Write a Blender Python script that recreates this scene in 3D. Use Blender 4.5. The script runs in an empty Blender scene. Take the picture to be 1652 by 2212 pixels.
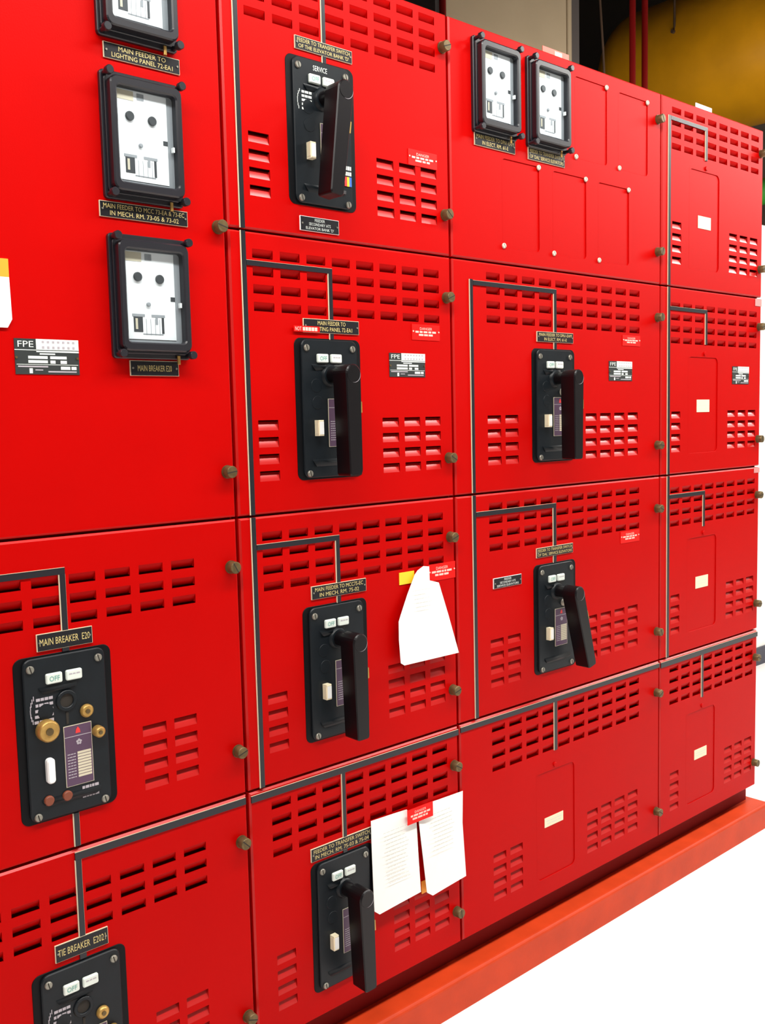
import bpy, math, random
from mathutils import Vector, Matrix

random.seed(7)
S = bpy.context.scene
COL = S.collection

# ------------------------------------------------------------------ camera
cam_d = bpy.data.cameras.new('camera')
cam = bpy.data.objects.new('camera', cam_d)
COL.objects.link(cam)
right = Vector((0.74827142, -0.66297692, -0.0234835))
down = Vector((-0.07983325, -0.05484935, -0.99529805))
fwd = Vector((0.65857158, 0.74662785, -0.09396981))
m = Matrix((right, -down, -fwd)).transposed().to_4x4()
m.translation = Vector((-1.46194, -1.42408, 1.27898))
cam.matrix_world = m
cam_d.sensor_fit = 'HORIZONTAL'
cam_d.sensor_width = 36.0
cam_d.lens = 2094.236 / 1652.0 * 36.0
cam_d.clip_start = 0.05
S.camera = cam

# ------------------------------------------------------------------ exposure, world, lamps
S.view_settings.view_transform = 'Standard'
S.view_settings.look = 'None'
S.view_settings.gamma = 1.0
S.view_settings.use_curve_mapping = False
S.view_settings.exposure = 0.0

w = bpy.data.worlds.new('world')
S.world = w
w.use_nodes = True
w.node_tree.nodes['Background'].inputs[0].default_value = (0.75, 0.8, 0.85, 1)
w.node_tree.nodes['Background'].inputs[1].default_value = 0.05


def area(name, loc, target, sx, sy, power, color=(1.0, 0.97, 0.92)):
    d = bpy.data.lights.new(name, 'AREA')
    d.shape = 'RECTANGLE'
    d.size = sx
    d.size_y = sy
    d.energy = power
    d.color = color
    o = bpy.data.objects.new(name, d)
    COL.objects.link(o)
    o.location = loc
    v = Vector(target) - Vector(loc)
    o.rotation_euler = v.to_track_quat('-Z', 'Y').to_euler()
    return o


# fluorescent rows of the room: above the aisle and further right
area('aisle_lamp', (-0.8, -0.98, 2.85), (-0.8, -0.95, 0), 3.4, 0.25, 112)
area('aisle_lamp', (3.2, -0.98, 2.85), (3.2, -0.95, 0), 3.6, 0.25, 138)
area('far_lamp', (6.2, -1.2, 3.0), (5.2, -0.6, 0), 0.4, 2.4, 75)
area('rear_fill', (3.2, 1.45, 2.3), (3.6, 2.6, 3.4), 2.4, 0.2, 24, (1.0, 0.93, 0.82))  # unseen fill, added to brighten the casing and tank behind


# ------------------------------------------------------------------ materials
def mat(name, col, rough=0.5, metal=0.0, spec=0.5, vary=0.0, vscale=6.0, bump=0.0, bscale=300.0, coat=0.0):
    mt = bpy.data.materials.new(name)
    mt.use_nodes = True
    nt = mt.node_tree
    b = nt.nodes['Principled BSDF']
    b.inputs['Base Color'].default_value = (*col, 1)
    b.inputs['Roughness'].default_value = rough
    b.inputs['Metallic'].default_value = metal
    b.inputs['Specular IOR Level'].default_value = spec
    b.inputs['Coat Weight'].default_value = coat
    tc = nt.nodes.new('ShaderNodeTexCoord')
    if vary:
        n = nt.nodes.new('ShaderNodeTexNoise')
        n.inputs['Scale'].default_value = vscale
        n.inputs['Detail'].default_value = 6
        nt.links.new(tc.outputs['Object'], n.inputs['Vector'])
        r = nt.nodes.new('ShaderNodeValToRGB')
        r.color_ramp.elements[0].position = 0.3
        r.color_ramp.elements[1].position = 0.7
        r.color_ramp.elements[0].color = (*[c * (1 - vary) for c in col], 1)
        r.color_ramp.elements[1].color = (*[min(1, c * (1 + vary)) for c in col], 1)
        nt.links.new(n.outputs['Fac'], r.inputs['Fac'])
        nt.links.new(r.outputs['Color'], b.inputs['Base Color'])
    if bump:
        n2 = nt.nodes.new('ShaderNodeTexNoise')
        n2.inputs['Scale'].default_value = bscale
        n2.inputs['Detail'].default_value = 3
        nt.links.new(tc.outputs['Object'], n2.inputs['Vector'])
        bp = nt.nodes.new('ShaderNodeBump')
        bp.inputs['Strength'].default_value = bump
        bp.inputs['Distance'].default_value = 0.002
        nt.links.new(n2.outputs['Fac'], bp.inputs['Height'])
        nt.links.new(bp.outputs['Normal'], b.inputs['Normal'])
    return mt


RED = mat('red_enamel', (0.48, 0.0006, 0.0003), 0.42, 0, 0.06, vary=0.035, vscale=5, bump=0.05, bscale=420)
REDGLOSS = mat('red_enamel_edge_highlight', (0.50, 0.006, 0.004), 0.40, 0, 0.40)  # lighter, glossier red that paints the highlight line along door chamfers
LOUV = mat('red_enamel_louvre', (0.48, 0.006, 0.005), 0.33, 0, 0.55)
INSIDE = mat('red_shaded_recess', (0.20, 0.002, 0.001), 0.7, 0, 0.2)  # darker red: shade of the recess under the doors put into the colour
PLINTH = mat('orange_red_channel_paint', (0.56, 0.046, 0.008), 0.5, 0, 0.22, vary=0.10, vscale=14, bump=0.15, bscale=120)
BLACK = mat('black_laminate', (0.009, 0.009, 0.012), 0.38, 0, 0.3)
STRIP = mat('mimic_strip_black', (0.012, 0.013, 0.018), 0.32, 0, 0.4)
CREAM = mat('laminate_core_cream', (0.72, 0.60, 0.42), 0.5)
GOLD = mat('engraved_gold_lettering', (0.62, 0.50, 0.20), 0.5)
BAKE = mat('charcoal_moulded_plate', (0.007, 0.010, 0.013), 0.38, 0, 0.24, vary=0.15, vscale=30)
SHROUD = mat('black_moulded_rim', (0.003, 0.003, 0.004), 0.5, 0, 0.15)
HANDLE = mat('black_handle_bakelite', (0.004, 0.003, 0.004), 0.34, 0, 0.28)
METERBLK = mat('black_meter_case', (0.010, 0.010, 0.015), 0.33, 0, 0.6)
BRASS = mat('aged_brass', (0.145, 0.10, 0.042), 0.45, 0.5, 0.4, vary=0.35, vscale=60)
BRASSLIT = mat('yellow_brass', (0.48, 0.29, 0.08), 0.4, 0.6, 0.5, vary=0.2, vscale=80)
STEEL = mat('zinc_screw', (0.26, 0.25, 0.21), 0.4, 0.5)
STEELB = mat('bright_steel', (0.66, 0.62, 0.52), 0.35, 0.3)
PALESCREW = mat('pale_painted_screw', (0.72, 0.62, 0.50), 0.45)
SLOT = mat('dark_slot', (0.02, 0.015, 0.01), 0.8)
WHITE = mat('white_card', (0.88, 0.89, 0.88), 0.55)
WINDOWW = mat('flag_white', (0.72, 0.78, 0.72), 0.35)
OFFGREEN = mat('flag_lettering_green', (0.10, 0.36, 0.30), 0.5)
PAPER = mat('white_paper', (0.90, 0.90, 0.86), 0.7)
INK = mat('faint_print', (0.62, 0.62, 0.58), 0.7)
GREYINK = mat('grey_print', (0.22, 0.22, 0.22), 0.6)
TAGCREAM = mat('cream_card', (0.86, 0.74, 0.52), 0.6)
LBLRED = mat('bright_red_label', (0.85, 0.004, 0.002), 0.45, 0, 0.2)
PINKW = mat('label_lettering_pale', (0.92, 0.55, 0.48), 0.5)
YELLOW = mat('yellow_tag', (0.92, 0.62, 0.02), 0.5)
ORANGE = mat('orange_tag', (0.95, 0.36, 0.02), 0.5)
PURPLE = mat('rating_label_purple', (0.085, 0.04, 0.085), 0.4)
BEIGEL = mat('rating_label_beige', (0.62, 0.56, 0.42), 0.5)
LEAFRED = mat('red_print', (0.75, 0.03, 0.03), 0.5)
BLUE = mat('blue_print', (0.03, 0.14, 0.55), 0.5)
GREYTXT_GLINT = mat('silk_grey_lettering_and_glint', (0.42, 0.38, 0.42), 0.5)
RUST = mat('brown_plug', (0.20, 0.045, 0.018), 0.5)
PLATEGREY = mat('data_plate_black', (0.030, 0.036, 0.036), 0.35)
PLATEW = mat('data_plate_white', (0.72, 0.78, 0.74), 0.4)
DIAL = mat('dial_white', (0.92, 0.94, 0.95), 0.4)
DIALGREY = mat('dial_grey', (0.32, 0.34, 0.36), 0.4)
DIALDK = mat('dial_dark', (0.05, 0.055, 0.06), 0.4)
BUTTON = mat('ivory_button', (0.82, 0.74, 0.52), 0.4)
TAPE = mat('pale_tape', (0.62, 0.24, 0.23), 0.5)
REDTAG = mat('faded_red_card', (0.85, 0.16, 0.11), 0.5)
FLOORM = mat('white_vinyl_floor', (0.90, 0.90, 0.88), 0.35, vary=0.02, vscale=2)
WALLM = mat('off_white_wall_paint', (0.86, 0.86, 0.80), 0.6, vary=0.02, vscale=1.5)
WALLDK = mat('grey_brown_wall', (0.62, 0.53, 0.44), 0.8, vary=0.1, vscale=2)
CEILM = mat('dark_ceiling', (0.030, 0.024, 0.020), 0.9)
BASEB = mat('dark_vinyl_baseboard', (0.035, 0.035, 0.055), 0.5)
DUCTB = mat('beige_casing_paint', (0.48, 0.385, 0.26), 0.6, vary=0.06, vscale=3)
DUCTE = mat('grey_edge_trim', (0.09, 0.08, 0.08), 0.6)
TANK = mat('yellow_tank_paint', (0.82, 0.37, 0.008), 0.34, 0, 0.5, vary=0.12, vscale=3)
CONDUIT = mat('dark_red_conduit', (0.20, 0.003, 0.003), 0.45, 0, 0.3)
CABLE = mat('brown_cable', (0.09, 0.05, 0.03), 0.7)
GREENP = mat('green_pipe_paint', (0.02, 0.14, 0.015), 0.5)
CONC = mat('grey_room_wall', (0.45, 0.45, 0.44), 0.8)

GLASS = bpy.data.materials.new('clear_cover_glass')
GLASS.use_nodes = True
_nt = GLASS.node_tree
_nt.nodes.clear()
_o = _nt.nodes.new('ShaderNodeOutputMaterial')
_mx = _nt.nodes.new('ShaderNodeMixShader')
_tr = _nt.nodes.new('ShaderNodeBsdfTransparent')
_gl = _nt.nodes.new('ShaderNodeBsdfGlossy')
_fr = _nt.nodes.new('ShaderNodeFresnel')
_tr.inputs[0].default_value = (0.95, 0.97, 0.98, 1)
_gl.inputs['Roughness'].default_value = 0.05
_fr.inputs[0].default_value = 1.45
_ge = _nt.nodes.new('ShaderNodeNewGeometry')
_mm = _nt.nodes.new('ShaderNodeMath')
_mm.operation = 'SUBTRACT'
_mm.use_clamp = True
_nt.links.new(_fr.outputs[0], _mm.inputs[0])
_nt.links.new(_ge.outputs['Backfacing'], _mm.inputs[1])
_nt.links.new(_mm.outputs[0], _mx.inputs[0])
_nt.links.new(_tr.outputs[0], _mx.inputs[1])
_nt.links.new(_gl.outputs[0], _mx.inputs[2])
_nt.links.new(_mx.outputs[0], _o.inputs[0])

# ------------------------------------------------------------------ helpers
WORLD = {}


def wloc(o):
    return WORLD.get(o.name, Vector((0, 0, 0)))


def link(o, loc, parent=None):
    COL.objects.link(o)
    WORLD[o.name] = Vector(loc)
    if parent is not None:
        o.parent = parent
        o.location = Vector(loc) - wloc(parent)
    else:
        o.location = loc
    return o


def tag(o, label=None, cat=None, group=None, kind=None):
    if label:
        o['label'] = label
    if cat:
        o['category'] = cat
    if group:
        o['group'] = group
    if kind:
        o['kind'] = kind
    return o


def empty(name, loc, label, cat, group=None):
    o = bpy.data.objects.new(name, None)
    o.empty_display_size = 0.05
    link(o, loc)
    return tag(o, label, cat, group)


class MB:
    """collects geometry for ONE mesh object; world coordinates"""

    def __init__(self):
        self.v, self.f, self.m, self.s = [], [], [], []
        self.T = None

    def add(self, vs, fs, mi=0, smooth=False):
        n = len(self.v)
        if self.T is not None:
            vs = [tuple(self.T @ Vector(p)) for p in vs]
        self.v += [tuple(p) for p in vs]
        for f in fs:
            self.f.append([i + n for i in f])
            self.m.append(mi)
            self.s.append(smooth)
        return self

    def box(self, x0, x1, y0, y1, z0, z1, mi=0, side=None):
        vs = [(x0, y0, z0), (x1, y0, z0), (x1, y1, z0), (x0, y1, z0),
              (x0, y0, z1), (x1, y0, z1), (x1, y1, z1), (x0, y1, z1)]
        self.add(vs, [(0, 1, 5, 4)], mi)
        sm = mi if side is None else side
        self.add(vs, [(1, 2, 6, 5), (2, 3, 7, 6), (3, 0, 4, 7), (4, 5, 6, 7), (3, 2, 1, 0)], sm)
        return self

    def cbox(self, x0, x1, y0, y1, z0, z1, c, mi=0):
        """box with chamfered front (y0) edges"""
        a = [(x0 + c, y0, z0 + c), (x1 - c, y0, z0 + c), (x1 - c, y0, z1 - c), (x0 + c, y0, z1 - c)]
        b = [(x0, y0 + c, z0), (x1, y0 + c, z0), (x1, y0 + c, z1), (x0, y0 + c, z1)]
        d = [(x0, y1, z0), (x1, y1, z0), (x1, y1, z1), (x0, y1, z1)]
        fs = [(0, 1, 2, 3)]
        for i in range(4):
            j = (i + 1) % 4
            fs += [(i + 4, j + 4, j, i), (i + 8, j + 8, j + 4, i + 4)]
        fs.append((11, 10, 9, 8))
        return self.add(a + b + d, fs, mi)

    def cyl(self, x, z, r, y0, y1, n=20, mi=0, r1=None, ch=0.0, capmi=None):
        """axis along y; y0 is the front (towards the viewer)"""
        r1 = r if r1 is None else r1
        rings = [(y0, r - ch), (y0 + ch, r), (y1, r1)] if ch else [(y0, r), (y1, r1)]
        vs = []
        for (y, rr) in rings:
            vs += [(x + rr * math.cos(2 * math.pi * k / n), y, z + rr * math.sin(2 * math.pi * k / n)) for k in range(n)]
        fs = []
        for q in range(len(rings) - 1):
            for k in range(n):
                j = (k + 1) % n
                fs.append((q * n + k, (q + 1) * n + k, (q + 1) * n + j, q * n + j))
        self.add(vs, fs, mi, True)
        self.add([vs[k] for k in range(n)], [tuple(range(n))], mi if capmi is None else capmi)
        L = len(rings) - 1
        self.add([vs[L * n + k] for k in range(n)], [tuple(reversed(range(n)))], mi)
        return self

    def tube(self, a, b, r, n=16, mi=0):
        a, b = Vector(a), Vector(b)
        d = (b - a).normalized()
        u = d.orthogonal().normalized()
        v = d.cross(u)
        vs = []
        for p in (a, b):
            vs += [tuple(p + r * (math.cos(2 * math.pi * k / n) * u + math.sin(2 * math.pi * k / n) * v)) for k in range(n)]
        self.add(vs, [(k, (k + 1) % n, n + (k + 1) % n, n + k) for k in range(n)], mi, True)
        self.add(vs, [tuple(reversed(range(n))), tuple(range(n, 2 * n))], mi)
        return self

    @staticmethod
    def rr(x0, x1, z0, z1, r, n=5):
        pts = []
        for cx, cz, a0 in ((x1 - r, z0 + r, -90), (x1 - r, z1 - r, 0), (x0 + r, z1 - r, 90), (x0 + r, z0 + r, 180)):
            for k in range(n + 1):
                a = math.radians(a0 + 90 * k / n)
                pts.append((cx + r * math.cos(a), cz + r * math.sin(a)))
        return pts

    def rrect(self, x0, x1, z0, z1, r, yf, yb, ch=0.001, mi=0, n=5, back=False):
        o = self.rr(x0, x1, z0, z1, r, n)
        i = self.rr(x0 + ch, x1 - ch, z0 + ch, z1 - ch, max(r - ch, 0.0003), n)
        k = len(o)
        vs = [(p[0], yf, p[1]) for p in i] + [(p[0], yf + ch, p[1]) for p in o] + [(p[0], yb, p[1]) for p in o]
        fs = [tuple(range(k))]
        for q in (0, k):
            for a in range(k):
                b = (a + 1) % k
                fs.append((q + k + a, q + k + b, q + b, q + a))
        if back:
            fs.append(tuple(reversed(range(2 * k, 3 * k))))
        return self.add(vs, fs, mi)

    def ring(self, o0, o1, ro, i0, i1, ri, yf, yb, yi, ch=0.0015, mi=0, n=5):
        """rounded frame: o0=(x0,z0) o1=(x1,z1) outer, i0,i1 inner, yi depth of inner wall"""
        O = self.rr(o0[0], o1[0], o0[1], o1[1], ro, n)
        O2 = self.rr(o0[0] + ch, o1[0] - ch, o0[1] + ch, o1[1] - ch, max(ro - ch, .0003), n)
        I2 = self.rr(i0[0] - ch, i1[0] + ch, i0[1] - ch, i1[1] + ch, ri + ch, n)
        I = self.rr(i0[0], i1[0], i0[1], i1[1], ri, n)
        k = len(O)
        vs = []
        for L, y in ((O, yb), (O, yf + ch), (O2, yf), (I2, yf), (I, yf + ch), (I, yi)):
            vs += [(p[0], y, p[1]) for p in L]
        fs = []
        for q in range(5):
            for a in range(k):
                b = (a + 1) % k
                fs.append((q * k + a, q * k + b, (q + 1) * k + b, (q + 1) * k + a))
        return self.add(vs, fs, mi)

    def mesh(self, name, mats, origin=(0, 0, 0)):
        me = bpy.data.meshes.new(name)
        o = Vector(origin)
        me.from_pydata([tuple(Vector(p) - o) for p in self.v], [], self.f)
        for mt in mats:
            me.materials.append(mt)
        me.polygons.foreach_set('material_index', self.m)
        me.polygons.foreach_set('use_smooth', self.s)
        me.update()
        return me

    def build(self, name, mats, parent=None, origin=None):
        if origin is None:
            xs = [p[0] for p in self.v]
            ys = [p[1] for p in self.v]
            zs = [p[2] for p in self.v]
            origin = ((min(xs) + max(xs)) / 2, (min(ys) + max(ys)) / 2, min(zs))
        if not isinstance(mats, (list, tuple)):
            mats = [mats]
        o = bpy.data.objects.new(name, self.mesh(name, mats, origin))
        return link(o, origin, parent)


def inst(name, me, loc, parent):
    return link(bpy.data.objects.new(name, me), loc, parent)


def text_geo(s):
    cu = bpy.data.curves.new('t', 'FONT')
    cu.body = s
    cu.size = 1.0
    cu.resolution_u = 2
    cu.align_x = 'CENTER'
    ob = bpy.data.objects.new('t', cu)
    COL.objects.link(ob)
    dg = bpy.context.evaluated_depsgraph_get()
    me = bpy.data.meshes.new_from_object(ob.evaluated_get(dg))
    vs = [tuple(v.co) for v in me.vertices]
    fs = [tuple(p.vertices) for p in me.polygons]
    bpy.data.objects.remove(ob)
    bpy.data.curves.remove(cu)
    bpy.data.meshes.remove(me)
    return vs, fs


def text(mb, s, cx, cz, w, h, y, mi):
    """flat print, fitted in width w and cap height h, centred at cx,cz"""
    vs, fs = text_geo(s)
    xs = [v[0] for v in vs]
    zs = [v[1] for v in vs]
    W, H = max(xs) - min(xs), max(zs) - min(zs)
    mx, mz = (max(xs) + min(xs)) / 2, (max(zs) + min(zs)) / 2
    mb.add([(cx + (v[0] - mx) / W * w, y, cz + (v[1] - mz) / H * h) for v in vs], fs, mi)


def words(mb, x0, x1, z, h, y, mi, n=5, seed=0):
    """a line of print too small to read: small word-long bars"""
    r = random.Random(seed)
    ws = [r.uniform(0.6, 1.6) for _ in range(n)]
    gap = 0.25
    tot = sum(ws) + gap * (n - 1)
    k = (x1 - x0) / tot
    x = x0
    for q in ws:
        mb.box(x, x + q * k, y, y + 0.0002, z - h / 2, z + h / 2, mi)
        x += (q + gap) * k


# ------------------------------------------------------------------ the room
def struct(o):
    o['kind'] = 'structure'
    return o


struct(MB().box(-4.5, 8.5, -4.5, 7.0, -0.1, 0.0).build('floor', FLOORM))
struct(MB().box(-4.5, 8.5, -4.5, 7.0, 4.75, 4.85).build('ceiling', CEILM))
struct(MB().box(-4.6, -4.5, -4.5, 7.0, 0, 4.75).build('wall_left', CONC))
struct(MB().box(-4.5, 8.5, -4.6, -4.5, 0, 4.75).build('wall_front', CONC))
struct(MB().box(8.5, 8.6, -4.5, 7.0, 0, 4.75).build('wall_right', WALLDK))
struct(MB().box(-4.5, 8.5, 7.0, 7.1, 0, 4.75).build('wall_far', CEILM))
struct(MB().box(1.6, 8.5, 0.95, 1.07, 0, 2.182).build('wall_back', WALLM))
struct(MB().box(1.6, 8.5, 0.938, 0.95, 0, 0.088).build('baseboard_back', BASEB))

# beige casing behind the line-up: two panels and a grey edge angle
t = empty('duct_casing', (2.55, 2.2, 0), 'tall beige panelled casing rising behind the red cabinets', 'casing')
MB().cbox(2.039, 2.981, 2.0, 2.5, 0, 4.7, 0.006).build('panel', DUCTB, t)
MB().cbox(2.989, 3.026, 2.0, 2.5, 0, 4.7, 0.004).build('panel', DUCTB, t)
MB().box(2.0, 3.02, 2.03, 2.48, 0, 4.7).build('core', DUCTE, t)
MB().box(3.028, 3.11, 2.015, 2.5, 0, 4.7).build('edge_angle', DUCTE, t)

# conduits behind, dark red
for cx_, lab in ((3.451, 'dark red vertical conduit, left one of the pair crossing the yellow tank'),
                 (3.573, 'dark red vertical conduit, right one of the pair crossing the yellow tank')):
    o = MB().tube((cx_, 1.9, 0), (cx_, 1.9, 4.7), 0.018).build('conduit', CONDUIT)
    tag(o, lab, 'conduit', 'red conduits behind the cabinets')
o = MB().tube((1.918, 1.9, 0), (1.918, 1.9, 4.7), 0.016).build('conduit', CONDUIT)
tag(o, 'dark red conduit at left edge of the beige casing', 'conduit', 'red conduits behind the cabinets')
mb = MB()
pts = [(3.42, 2.1, 4.7), (3.42, 2.1, 3.68), (3.45, 2.1, 3.4), (3.465, 2.1, 3.2), (3.47, 2.1, 2.4)]
for a, b in zip(pts, pts[1:]):
    mb.tube(a, b, 0.007, 8)
tag(mb.build('cable', CABLE), 'thin brown cable hanging left of the red conduit pair', 'cable')

# yellow tank, axis along y, domed far end
t = empty('storage_tank', (5.2, 1.5, 3.25), 'large yellow cylindrical tank hung behind the cabinets', 'tank')
mb = MB()
n = 48
R0 = 0.50
prof = [(-0.6, 0.0), (-0.6, R0 * 0.7), (-0.5, R0), (2.9, R0)]
for k in range(1, 9):
    a = math.radians(90 * k / 8)
    prof.append((2.9 + 0.36 * math.sin(a), R0 * math.cos(a)))
vs = []
for (y, r) in prof:
    vs += [(5.2 + r * math.cos(2 * math.pi * k / n), y, 3.80 + r * math.sin(2 * math.pi * k / n)) for k in range(n)]
fs = []
for q in range(len(prof) - 1):
    fs += [(q * n + k, (q + 1) * n + k, (q + 1) * n + (k + 1) % n, q * n + (k + 1) % n) for k in range(n)]
mb.add(vs, fs, 0, True)
mb.build('shell', TANK, t)
mb = MB()
mb.tube((4.72, 2.42, 3.90), (4.72, 2.42, 4.75), 0.008, 8)
mb.tube((4.69, 2.42, 3.90), (4.74, 2.42, 3.90), 0.013, 12)
mb.build('hanger_lug', CABLE, t)
mb = MB()
mb.tube((4.9, 0.3, 4.2), (4.9, 0.3, 4.75), 0.012, 8)
mb.tube((5.5, 0.3, 4.2), (5.5, 0.3, 4.75), 0.012, 8)
mb.build('hanger_rod', CABLE, t)
o = MB().tube((4.35, 1.05, 2.62), (4.35, 6.9, 2.62), 0.08).build('pipe', GREENP)
tag(o, 'green pipe seen just past the top right cabinet corner', 'pipe')

# ------------------------------------------------------------------ plinth
t = empty('base_channel', (0, 0.3, 0), 'orange red painted steel base channel under all the cabinets', 'base')
mb = MB()
X0, X1 = -1.42, 1.335
ys = []
r = 0.009
for k in range(6):
    a = math.radians(90 * k / 5)
    ys.append((-0.028 + r - r * math.sin(a) if False else -0.028 + r - r * math.cos(a), 0.076 - r + r * math.sin(a)))
sec = [(-0.028, 0.0)] + ys + [(0.035, 0.0755), (0.72, 0.0755), (0.72, 0.0)]
k = len(sec)
vs = [(X0, y, z) for y, z in sec] + [(X1 - 0.004, y, z) for y, z in sec]
fs = [(a, a + k, (a + 1) % k + k, (a + 1) % k) for a in range(k)] + [tuple(range(k)), tuple(reversed(range(k, 2 * k)))]
mb.add(vs, fs, 0)
mb.build('channel', PLINTH, t)
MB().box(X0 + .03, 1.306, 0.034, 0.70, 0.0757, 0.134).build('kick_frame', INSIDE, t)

# ------------------------------------------------------------------ cabinet pieces with shared meshes
LW, LH = 0.043, 0.0155      # upper louvre
LH2 = 0.0180                # lower louvre


def blade_mesh(name, w, h, d, up, thick=0.001, n=4):
    """pressed-in louvre blade; up=False: hinged at the top, opening below; up=True the reverse"""
    mb = MB()
    pr = []
    for k in range(n + 1):
        u = k / n
        y = d * (0.55 * u + 0.45 * u * u)
        z = (h - h * 0.86 * u) if not up else (h * 0.86 * u)
        pr.append((y + 0.0002, z))
    vs = [(0, y, z) for y, z in pr] + [(w, y, z) for y, z in pr]
    k = n + 1
    fs = [(a, a + 1, a + 1 + k, a + k) for a in range(n)]
    mb.add(vs, fs, 0, True)
    # end gussets
    root = (pr[-1][0], pr[0][1])
    for xx in (0, w):
        vv = [(xx, y, z) for y, z in pr] + [(xx, 0.0002, pr[-1][1])]
        mb.add(vv, [tuple(range(len(vv)))], 0)
    return mb.mesh(name, [LOUV if up else RED])


M_UP = blade_mesh('louvre', LW, LH, 0.0085, False)
M_LO = blade_mesh('louvre', LW, LH2, 0.0075, True)


def latch_mesh():
    mb = MB()
    mb.cyl(0, 0, 0.0115, -0.003, 0.001, 20, 0)
    mb.cyl(0, 0, 0.0105, -0.0175, -0.003, 20, 0, ch=0.001)
    mb.T = Matrix.Rotation(math.radians(40), 4, 'Y')
    mb.box(-0.0098, 0.0098, -0.0177, -0.0170, -0.0009, 0.0009, 1)
    return mb.mesh('latch_screw', [BRASS, SLOT])


M_LATCH = latch_mesh()
_m = MB()
_m.cyl(0, 0, 0.0058, -0.0035, 0.0, 14, 0, ch=0.0012)
_m.T = Matrix.Rotation(math.radians(60), 4, 'Y')
_m.box(-0.005, 0.005, -0.0037, -0.0033, -0.0006, 0.0006, 1)
M_PSCREW = _m.mesh('plate_screw', [PALESCREW, SLOT])
_m = MB()
_m.cyl(0, 0, 0.0058, -0.0030, 0.0, 14, 0, ch=0.0012)
M_RSCREW = _m.mesh('plate_screw', [RED])
_m = MB()
_m.cyl(0, 0, 0.0062, -0.0030, 0.0, 14, 0, ch=0.0012)
_m.T = Matrix.Rotation(math.radians(75), 4, 'Y')
_m.box(-0.0055, 0.0055, -0.0033, -0.0028, -0.0008, 0.0008, 1)
M_SCREW = _m.mesh('screw', [STEEL, SLOT])


def door_panel(cab, x0, x1, z0, z1, holes):
    """pressed steel door with chamfered rim and real openings"""
    c = 0.0032
    dp = 0.020
    holes = [h for h in holes if h[1] > x0 + c and h[0] < x1 - c]
    xs = sorted({x0 + c, x1 - c} | {v for h in holes for v in h[:2] if x0 + c < v < x1 - c})
    zs = sorted({z0 + c, z1 - c} | {v for h in holes for v in h[2:]})

    def inhole(x, z):
        return any(h[0] < x < h[1] and h[2] < z < h[3] for h in holes)
    mb = MB()
    idx = {}
    vs, fs = [], []

    def vid(i, j):
        if (i, j) not in idx:
            idx[(i, j)] = len(vs)
            vs.append((xs[i], 0.0, zs[j]))
        return idx[(i, j)]
    for i in range(len(xs) - 1):
        for j in range(len(zs) - 1):
            if not inhole((xs[i] + xs[i + 1]) / 2, (zs[j] + zs[j + 1]) / 2):
                fs.append((vid(i, j), vid(i + 1, j), vid(i + 1, j + 1), vid(i, j + 1)))
    mb.add(vs, fs, 0)
    a = [(x0 + c, 0, z0 + c), (x1 - c, 0, z0 + c), (x1 - c, 0, z1 - c), (x0 + c, 0, z1 - c)]
    b = [(x0, c, z0), (x1, c, z0), (x1, c, z1), (x0, c, z1)]
    d = [(x0, dp, z0), (x1, dp, z0), (x1, dp, z1), (x0, dp, z1)]
    ff = []
    for i in range(4):
        j = (i + 1) % 4
        ff += [(i + 4, j + 4, j, i), (i + 8, j + 8, j + 4, i + 4)]
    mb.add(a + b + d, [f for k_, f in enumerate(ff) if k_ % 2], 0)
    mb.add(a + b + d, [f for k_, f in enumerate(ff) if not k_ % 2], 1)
    for h in holes:
        hx0, hx1, hz0, hz1 = h
        t_ = 0.0018
        q = [(hx0, 0, hz0), (hx1, 0, hz0), (hx1, 0, hz1), (hx0, 0, hz1),
             (hx0, t_, hz0), (hx1, t_, hz0), (hx1, t_, hz1), (hx0, t_, hz1)]
        mb.add(q, [(0, 1, 5, 4), (1, 2, 6, 5), (2, 3, 7, 6), (3, 0, 4, 7)], 0)
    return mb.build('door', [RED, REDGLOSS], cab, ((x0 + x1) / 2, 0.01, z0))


def strips(door, rects):
    """raised black mimic strips with pale core showing at the cut sides"""
    for (x0, x1, z0, z1) in rects:
        mb = MB()
        if (z1 - z0) > (x1 - x0):
            mb.box(x0, x0 + 0.0016, -0.0019, 0.0, z0, z1, 1)
            mb.box(x0 + 0.0016, x1 - 0.0005, -0.0024, 0.0, z0, z1, 0)
            mb.box(x1 - 0.0005, x1, -0.0016, 0.0, z0, z1, 1)
        else:
            mb.box(x0, x1, -0.0022, 0.0, z0, z1 - 0.0005, 0)
            mb.box(x0, x1, -0.0016, 0.0, z1 - 0.0005, z1, 1)
        mb.build('mimic_strip', [STRIP, CREAM], door)


def nameplate(door, x0, x1, z0, z1, lines, silver=False):
    mb = MB()
    e = 0.0011
    mb.box(x0, x1, -0.0024, 0, z0, z1, 1)
    mb.box(x0 + e, x1 - e * 0.6, -0.0027, -0.0016, z0 + e * 0.5, z1 - e * 0.8, 0)
    h = (z1 - z0)
    k = len(lines)
    for i, (s, frac) in enumerate(lines):
        cz = z1 - h * (i + 0.5) / k * 0.86 - h * 0.07
        text(mb, s, (x0 + x1) / 2, cz, (x1 - x0) * frac, h / k * (0.60 if k > 1 else 0.40), -0.0029, 2)
    for xx in (x0 + 0.0045, x1 - 0.0045):
        mb.cyl(xx, (z0 + z1) / 2, 0.0017, -0.0040, -0.0025, 8, 3)
    return mb.build('nameplate', [BLACK, WHITE if silver else CREAM, PLATEW if silver else GOLD, STEEL], door)


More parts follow.
